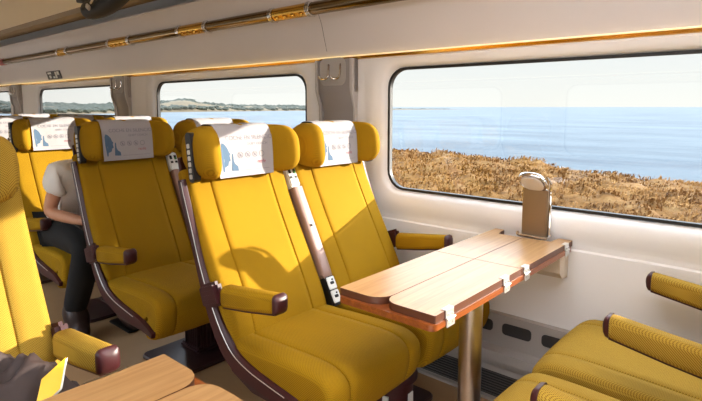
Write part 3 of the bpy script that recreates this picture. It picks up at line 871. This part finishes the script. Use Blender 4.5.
def rel(l): return [((p[0]-PB.x, p[1]-PB.y, p[2]), r) for p, r in l]
pel = (-3.27, 1.25, .565); sp1 = (-3.15, 1.25, .70); ch = (-2.99, 1.25, .85); nk = (-2.89, 1.25, .925); hd1 = (-2.84, 1.25, .965)
shR, shL = (-2.92, 1.085, .90), (-2.92, 1.415, .90)
elR, elL = (-2.985, 1.045, .695), (-2.96, 1.46, .70)
wrR, wrL = (-2.775, 1.13, .665), (-2.78, 1.37, .665)
hipR, hipL = (-3.20, 1.165, .545), (-3.20, 1.335, .545)
knR, knL = (-2.745, 1.135, .53), (-2.745, 1.36, .53)
anR, anL = (-2.93, 1.115, .13), (-2.90, 1.37, .13)
toR, toL = (-2.80, 1.11, .045), (-2.76, 1.38, .045)
bv = [(pel, .11), (sp1, .09), (ch, .085), (nk, .045), (hd1, .062), ((-2.815, 1.25, 1.01), .08), ((-2.825, 1.25, 1.07), .055),
      (shR, .04), (elR, .038), (wrR, .025), (shL, .04), (elL, .038), (wrL, .025),
      (hipR, .085), (knR, .055), (anR, .030), (hipL, .085), (knL, .055), (anL, .030), (toR, .03), (toL, .03),
      ((-2.735, 1.165, .662), (.03, .018)), ((-2.74, 1.335, .662), (.03, .018))]
be = [(0, 1), (1, 2), (2, 3), (3, 4), (4, 5), (5, 6), (2, 7), (7, 8), (8, 9), (2, 10), (10, 11), (11, 12), (0, 13), (13, 14), (14, 15), (0, 16), (16, 17), (17, 18), (15, 19), (18, 20), (9, 21), (12, 22)]
for s, w, p in ((1, 21, bv[21][0]), (-1, 22, bv[22][0])):
    for k, (dy, ln) in enumerate(((-.024, .055), (-.008, .065), (.008, .06), (.024, .048))):
        i = len(bv); bv.append(((p[0]+.03, p[1]+s*.008+dy, p[2]+.002), .0088)); bv.append(((p[0]+.03+ln*.6, p[1]+s*.012+dy*1.1, p[2]-.004), .0082)); bv.append(((p[0]+.03+ln, p[1]+s*.014+dy*1.1, p[2]-.016), .007))
        be += [(w, i), (i, i+1), (i+1, i+2)]
    i = len(bv); bv.append(((p[0]+.0, p[1]+s*.035, p[2]+.01), .010)); bv.append(((p[0]+.03, p[1]+s*.05, p[2]+.006), .0085)); be += [(w, i), (i, i+1)]
body = skin_mesh('body', rel(bv), be, 'skin', pr)
# face details and hair
hairv = [((-2.835, 1.25, 1.035), .09), ((-2.85, 1.25, 1.065), .075), ((-2.885, 1.25, 1.01), .062), ((-2.905, 1.25, .95), .04)]
skin_mesh('hair', rel(hairv), [(0, 1), (1, 2), (2, 3)], 'hair', pr)
bm = bmesh.new()
for s in (-1, 1): bmesh.ops.create_icosphere(bm, subdivisions=2, radius=.011, matrix=Matrix.Translation(Vector((-2.742, 1.25+s*.03, 1.01))-PB))
build('eyes', bm, 'black', pr)
sh = [((-3.27, 1.25, .575), (.17, .15)), (sp1, (.165, .15)), (ch, (.165, .15)), ((-2.915, 1.25, .915), (.105, .085)), ((-2.93, 1.09, .885), .092), ((-2.965, 1.05, .785), .078), ((-2.93, 1.41, .888), .082), ((-2.95, 1.445, .79), .074)]
skin_mesh('shirt', rel(sh), [(0, 1), (1, 2), (2, 3), (2, 4), (4, 5), (2, 6), (6, 7)], 'shirt', pr)
tr = [((-3.27, 1.25, .575), .125), (hipR, .10), ((-2.97, 1.15, .545), .085), (knR, .075), ((-2.83, 1.125, .33), .072), ((-2.925, 1.115, .14), .062),
      (hipL, .10), ((-2.97, 1.35, .545), .085), (knL, .075), ((-2.82, 1.365, .33), .072), ((-2.895, 1.37, .14), .062)]
skin_mesh('trousers', rel(tr), [(0, 1), (1, 2), (2, 3), (3, 4), (4, 5), (0, 6), (6, 7), (7, 8), (8, 9), (9, 10)], 'jeans', pr)
for an, to in ((anR, toR), (anL, toL)):
    bvv = [((an[0]+.02, an[1], .225), .076), ((an[0]-.005, an[1], .12), .07), ((an[0]-.02, an[1], .06), .055), ((an[0]+.07, an[1], .055), .052), ((to[0]+.03, to[1], .045), .04)]
    bo = skin_mesh('boot', rel(bvv), [(0, 1), (1, 2), (1, 3), (3, 4)], 'boot', pr)
    bm = bmesh.new()
    for k in range(4): tube(bm, [Vector((an[0]+.062+.008*k*(1 if k < 1 else 1), an[1]-.025, .19-.027*k))-PB, Vector((an[0]+.068+.008*k, an[1]+.025, .18-.027*k))-PB], .003, 6)
    build('laces', bm, 'vent', bo)
    bm = bmesh.new(); box(bm, Vector((an[0]+.03, an[1], .008))-PB, (.24, .085, .014), .005); build('sole', bm, 'black', bo)
pr.location = (-3.30, 1.27, 0)
tag(pr, 'person in white t-shirt and black trousers leaning forward, head hidden behind a seat', 'person')
tablet = build('tablet', (lambda bm: (box(bm, (0, 0, 0), (.19, .24, .009), .003), bm)[1])(bmesh.new()), 'black', None); tablet.location = (-2.75, 1.19, .638); tablet.rotation_euler = (0, .12, 0)
tag(tablet, 'dark flat tablet held low in the seated person\'s hands', 'tablet')

# ------------------------------------------------------------------ outside: marsh, sea, far headland
SEA = -3.6
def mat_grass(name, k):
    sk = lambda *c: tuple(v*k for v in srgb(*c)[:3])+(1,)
    m, nt, b = new_mat(name); N = nt.nodes.new; L = nt.links.new
    tc = N('ShaderNodeTexCoord')
    n1 = N('ShaderNodeTexNoise'); n1.inputs['Scale'].default_value = 1.1; n1.inputs['Detail'].default_value = 9; n1.inputs['Roughness'].default_value = .78
    L(tc.outputs['Object'], n1.inputs['Vector'])
    cr = N('ShaderNodeValToRGB'); e = cr.color_ramp.elements
    e[0].position = .30; e[0].color = sk(75, 49, 26); e[1].position = .72; e[1].color = sk(166, 131, 85)
    e.new(.5).color = sk(134, 94, 51)
    L(n1.outputs['Fac'], cr.inputs['Fac']); L(cr.outputs['Color'], b.inputs['Base Color'])
    b.inputs['Roughness'].default_value = .95; b.inputs['Specular IOR Level'].default_value = .1
    n2 = N('ShaderNodeTexNoise'); n2.inputs['Scale'].default_value = 16; n2.inputs['Detail'].default_value = 6; L(tc.outputs['Object'], n2.inputs['Vector'])
    bp = N('ShaderNodeBump'); bp.inputs['Strength'].default_value = .6; bp.inputs['Distance'].default_value = .05
    L(n2.outputs['Fac'], bp.inputs['Height']); L(bp.outputs['Normal'], b.inputs['Normal'])
    return m
def mat_sea():
    m, nt, b = new_mat('sea_water'); N = nt.nodes.new; L = nt.links.new
    b.inputs['Base Color'].default_value = srgb(52, 66, 82); b.inputs['Roughness'].default_value = .4; b.inputs['Specular IOR Level'].default_value = .04
    tc = N('ShaderNodeTexCoord'); mp = N('ShaderNodeMapping'); mp.inputs['Rotation'].default_value = (0, 0, .6); mp.inputs['Scale'].default_value = (.25, 1, 1); L(tc.outputs['Object'], mp.inputs['Vector'])
    n = N('ShaderNodeTexNoise'); n.inputs['Scale'].default_value = .35; n.inputs['Detail'].default_value = 8; n.inputs['Roughness'].default_value = .65; L(mp.outputs['Vector'], n.inputs['Vector'])
    bp = N('ShaderNodeBump'); bp.inputs['Strength'].default_value = .7; bp.inputs['Distance'].default_value = .6
    L(n.outputs['Fac'], bp.inputs['Height']); L(bp.outputs['Normal'], b.inputs['Normal'])
    n2 = N('ShaderNodeTexNoise'); n2.inputs['Scale'].default_value = .09; n2.inputs['Detail'].default_value = 9; n2.inputs['Roughness'].default_value = .7; L(mp.outputs['Vector'], n2.inputs['Vector'])
    cr = N('ShaderNodeValToRGB'); cr.color_ramp.elements[0].color = srgb(48, 58, 68); cr.color_ramp.elements[1].color = srgb(82, 92, 98)
    cr.color_ramp.elements[0].position = .35; cr.color_ramp.elements[1].position = .65
    L(n2.outputs['Fac'], cr.inputs['Fac']); L(cr.outputs['Color'], b.inputs['Base Color'])
    return m
M['grass'] = mat_grass('dry_marsh_grass', .86); M['marsh'] = mat_grass('shadowed_marsh_soil', .52); M['sea'] = mat_sea()  # marsh soil: grass colours darkened to stand for shadow between the tufts
M['hill'] = plain('headland_earth', srgb(74, 62, 41), .95, var=.35, vscale=.03)
M['tree'] = plain('distant_woodland', srgb(26, 32, 19), .95, var=.3, vscale=.08)
bm = bmesh.new(); R_ = 30000
for v in ((-R_, 3, SEA), (R_, 3, SEA), (R_, R_, SEA), (-R_, R_, SEA)): bm.verts.new(v)
bm.faces.new(bm.verts); so = build('sea', bm, 'sea', None, smooth=0); struct(so, 'blue sea beyond the marsh')
# shoreline: y = 36 + rise towards the far left
def shore(x): return (36.2 + max(0, -x-6)*.42 - max(0, -x-24)*.30) + 1.6*noise.noise(Vector((x*.13, 0, 5))) + .8*noise.noise(Vector((x*.45, 2, 5)))
def ground(x, y):
    p = Vector((x, y, 0))
    b = max(0, noise.noise(p*.5)+.25)*.8 + max(0, noise.noise(p*1.0+Vector((9, 4, 0)))+.15)*.7 + noise.noise(p*2.3)*.12 + noise.noise(p*7)*.06 + noise.noise(p*.12)*.5
    d = shore(x)-y
    base = -3.05 - min(1, max(0, (8-y)/6))*.3
    return base + (b*.55-.15)*min(1, max(.0, d/2)) - max(0, 1.2-d)*.5
bm = bmesh.new(); NA, NR = 300, 190; rows_ = []
for j in range(NR+1):
    r = 4.2*(125/4.2)**(j/NR); rowv = []
    for i in range(NA+1):
        a = math.radians(28+142*i/NA); x, y = r*math.cos(a), r*math.sin(a)
        rowv.append((x, y))
    rows_.append(rowv)
vg = [[bm.verts.new((x, y, max(ground(x, y), SEA-1.5))) for x, y in rw] for rw in rows_]
for j in range(NR):
    for i in range(NA):
        q = (vg[j][i], vg[j][i+1], vg[j+1][i+1], vg[j+1][i])
        if max(v.co.z for v in q) > SEA-.6: bm.faces.new(q)
bmesh.ops.delete(bm, geom=[v for v in bm.verts if not v.link_faces], context='VERTS')
struct(build('marsh_ground', bm, 'marsh', None, smooth=80), 'dry golden marsh outside the windows')
bm = bmesh.new(); rg = random.Random(3)
for k in range(17000):
    a = math.radians(rg.uniform(52, 140)); r = 6*(58/6)**(rg.random()**.7)
    x, y = r*math.cos(a), r*math.sin(a)
    if shore(x)-y < .3: continue
    z = ground(x, y); big = .75+.5*noise.noise(Vector((x, y, 0))*.45)
    lean = noise.noise(Vector((x, y, 3))*.3)*2
    for q in range(6):
        t = lean+rg.gauss(0, .9); l = rg.uniform(.14, .34)*big; w = rg.uniform(.010, .022)*(1+r/26); rr = rg.uniform(0, .35)*(1+r/40); t2 = rg.uniform(0, 2*PI)
        px, py = x+rr*math.cos(t2), y+rr*math.sin(t2)
        b0 = Vector((px, py, z-.06)); m0 = Vector((px+math.cos(t)*l*.35, py+math.sin(t)*l*.35, z+l*.6)); e = Vector((px+math.cos(t)*l*1.0, py+math.sin(t)*l*1.0, z+l*.72)); n_ = Vector((-math.sin(t), math.cos(t), 0))*w
        vs = [bm.verts.new(b0-n_), bm.verts.new(b0+n_), bm.verts.new(m0+n_), bm.verts.new(m0-n_), bm.verts.new(e)]; bm.faces.new(vs[:4]); bm.faces.new((vs[3], vs[2], vs[4]))
me = bpy.data.meshes.new('grass_tufts'); bm.to_mesh(me); bm.free(); me.materials.append(M['grass'])
gt = bpy.data.objects.new('grass_tufts', me); link(gt); gt['kind'] = 'stuff'; gt['label'] = 'dry golden grass tufts growing over the marsh'; gt['category'] = 'grass'
# headland: ridge seen through the two farther windows
def bearing(u): d = ray(u, 107); d.z = 0; return d.normalized()
bm = bmesh.new(); prof = []
UH = [(-140, 620, 12), (-40, 560, 13), (20, 430, 7), (40, 400, 7), (60, 400, 6.5), (90, 420, 6), (113, 440, 7), (140, 480, 9), (160, 520, 10), (185, 540, 13), (205, 560, 9.5), (235, 600, 7), (262, 640, 6.5), (300, 700, 6), (325, 760, 2.6), (400, 900, 2.0), (450, 1100, .8), (475, 1300, .1)]
P = smooth_path(UH, 6); Ls = []
for i, (u, dist, h) in enumerate(P):
    b = bearing(u); hh = max(.2, h + noise.noise(Vector((u*.09, 1, 1)))*1.4)
    Ls.append([tuple(b*(dist+o)+Vector((0, 0, SEA+z))) for o, z in ((-14, -.5), (-2, .2), (3, min(1.5, hh*.45)), (22, hh*.75), (60, hh), (130, hh*.8), (200, -.5))])
loft(bm, Ls, closed=False); struct(build('headland', bm, 'hill', None, smooth=60), 'low wooded headland across the water')
bm = bmesh.new()
for i in range(1900):
    u = rg.uniform(-30, 330) if i < 1650 else rg.uniform(325, 450); k = 0
    for k in range(len(P)-1):
        if P[k][0] <= u <= P[k+1][0]: break
    t = (u-P[k][0])/max(1e-6, P[k+1][0]-P[k][0]); dist = P[k][1]+(P[k+1][1]-P[k][1])*t; h = P[k][2]+(P[k+1][2]-P[k][2])*t
    o = rg.uniform(4, 62); c = bearing(u)*(dist+o)
    z = SEA + h*(.22+.7*min(1, o/60)); s = rg.uniform(1.6, 3.2) if u < 325 else rg.uniform(.6, 1.2)
    mt = Matrix.Translation((c.x, c.y, z+s*.1)) @ Matrix.Diagonal((s*rg.uniform(1.2, 2.2), s*rg.uniform(1.2, 2.2), s*.75, 1))
    bmesh.ops.create_icosphere(bm, subdivisions=1, radius=1, matrix=mt)
for v in bm.verts: v.co += Vector((noise.noise(v.co*.5), noise.noise(v.co*.5+Vector((7, 0, 0))), noise.noise(v.co*.5+Vector((0, 7, 0)))))*.6
tw = build('distant_trees', bm, 'tree', None, smooth=0); tw['kind'] = 'stuff'; tw['label'] = 'dark green woodland along the far shore'; tw['category'] = 'trees'

# ------------------------------------------------------------------ light
w = bpy.data.worlds.new('World'); S.world = w; w.use_nodes = True; nt = w.node_tree
bg = nt.nodes['Background']; N = nt.nodes.new; L = nt.links.new
tc = N('ShaderNodeTexCoord'); sp = N('ShaderNodeSeparateXYZ'); L(tc.outputs['Generated'], sp.inputs[0])
cr = N('ShaderNodeValToRGB'); L(sp.outputs['Z'], cr.inputs['Fac'])
e = cr.color_ramp.elements; e[0].position = 0; e[0].color = srgb(236, 236, 230); e[1].position = .6; e[1].color = srgb(205, 220, 236); e.new(.18).color = srgb(216, 226, 232)
L(cr.outputs['Color'], bg.inputs['Color']); mr = N('ShaderNodeMapRange'); mr.interpolation_type = 'SMOOTHSTEP'; mr.inputs['From Min'].default_value = .12; mr.inputs['From Max'].default_value = .5; mr.inputs['To Min'].default_value = .44; mr.inputs['To Max'].default_value = 3.3
L(sp.outputs['Z'], mr.inputs['Value']); L(mr.outputs['Result'], bg.inputs['Strength'])
sd = Vector((-.8, -1, -.29)).normalized()
sl = bpy.data.lights.new('sun', 'SUN'); sl.energy = 5.0; sl.color = (1, .92, .80); sl.angle = math.radians(.6)
so = bpy.data.objects.new('sun', sl); COL.objects.link(so); so.rotation_euler = sd.to_track_quat('-Z', 'Y').to_euler(); so.location = (6, 8, 6)

vs = S.view_settings
S.display_settings.display_device = 'sRGB'
vs.view_transform = 'Standard'; vs.look = 'None'; vs.exposure = 1.5; vs.gamma = 1.0; vs.use_curve_mapping = False
S.cycles.max_bounces = 10; S.cycles.diffuse_bounces = 5; S.cycles.transparent_max_bounces = 16; S.cycles.sample_clamp_indirect = 6
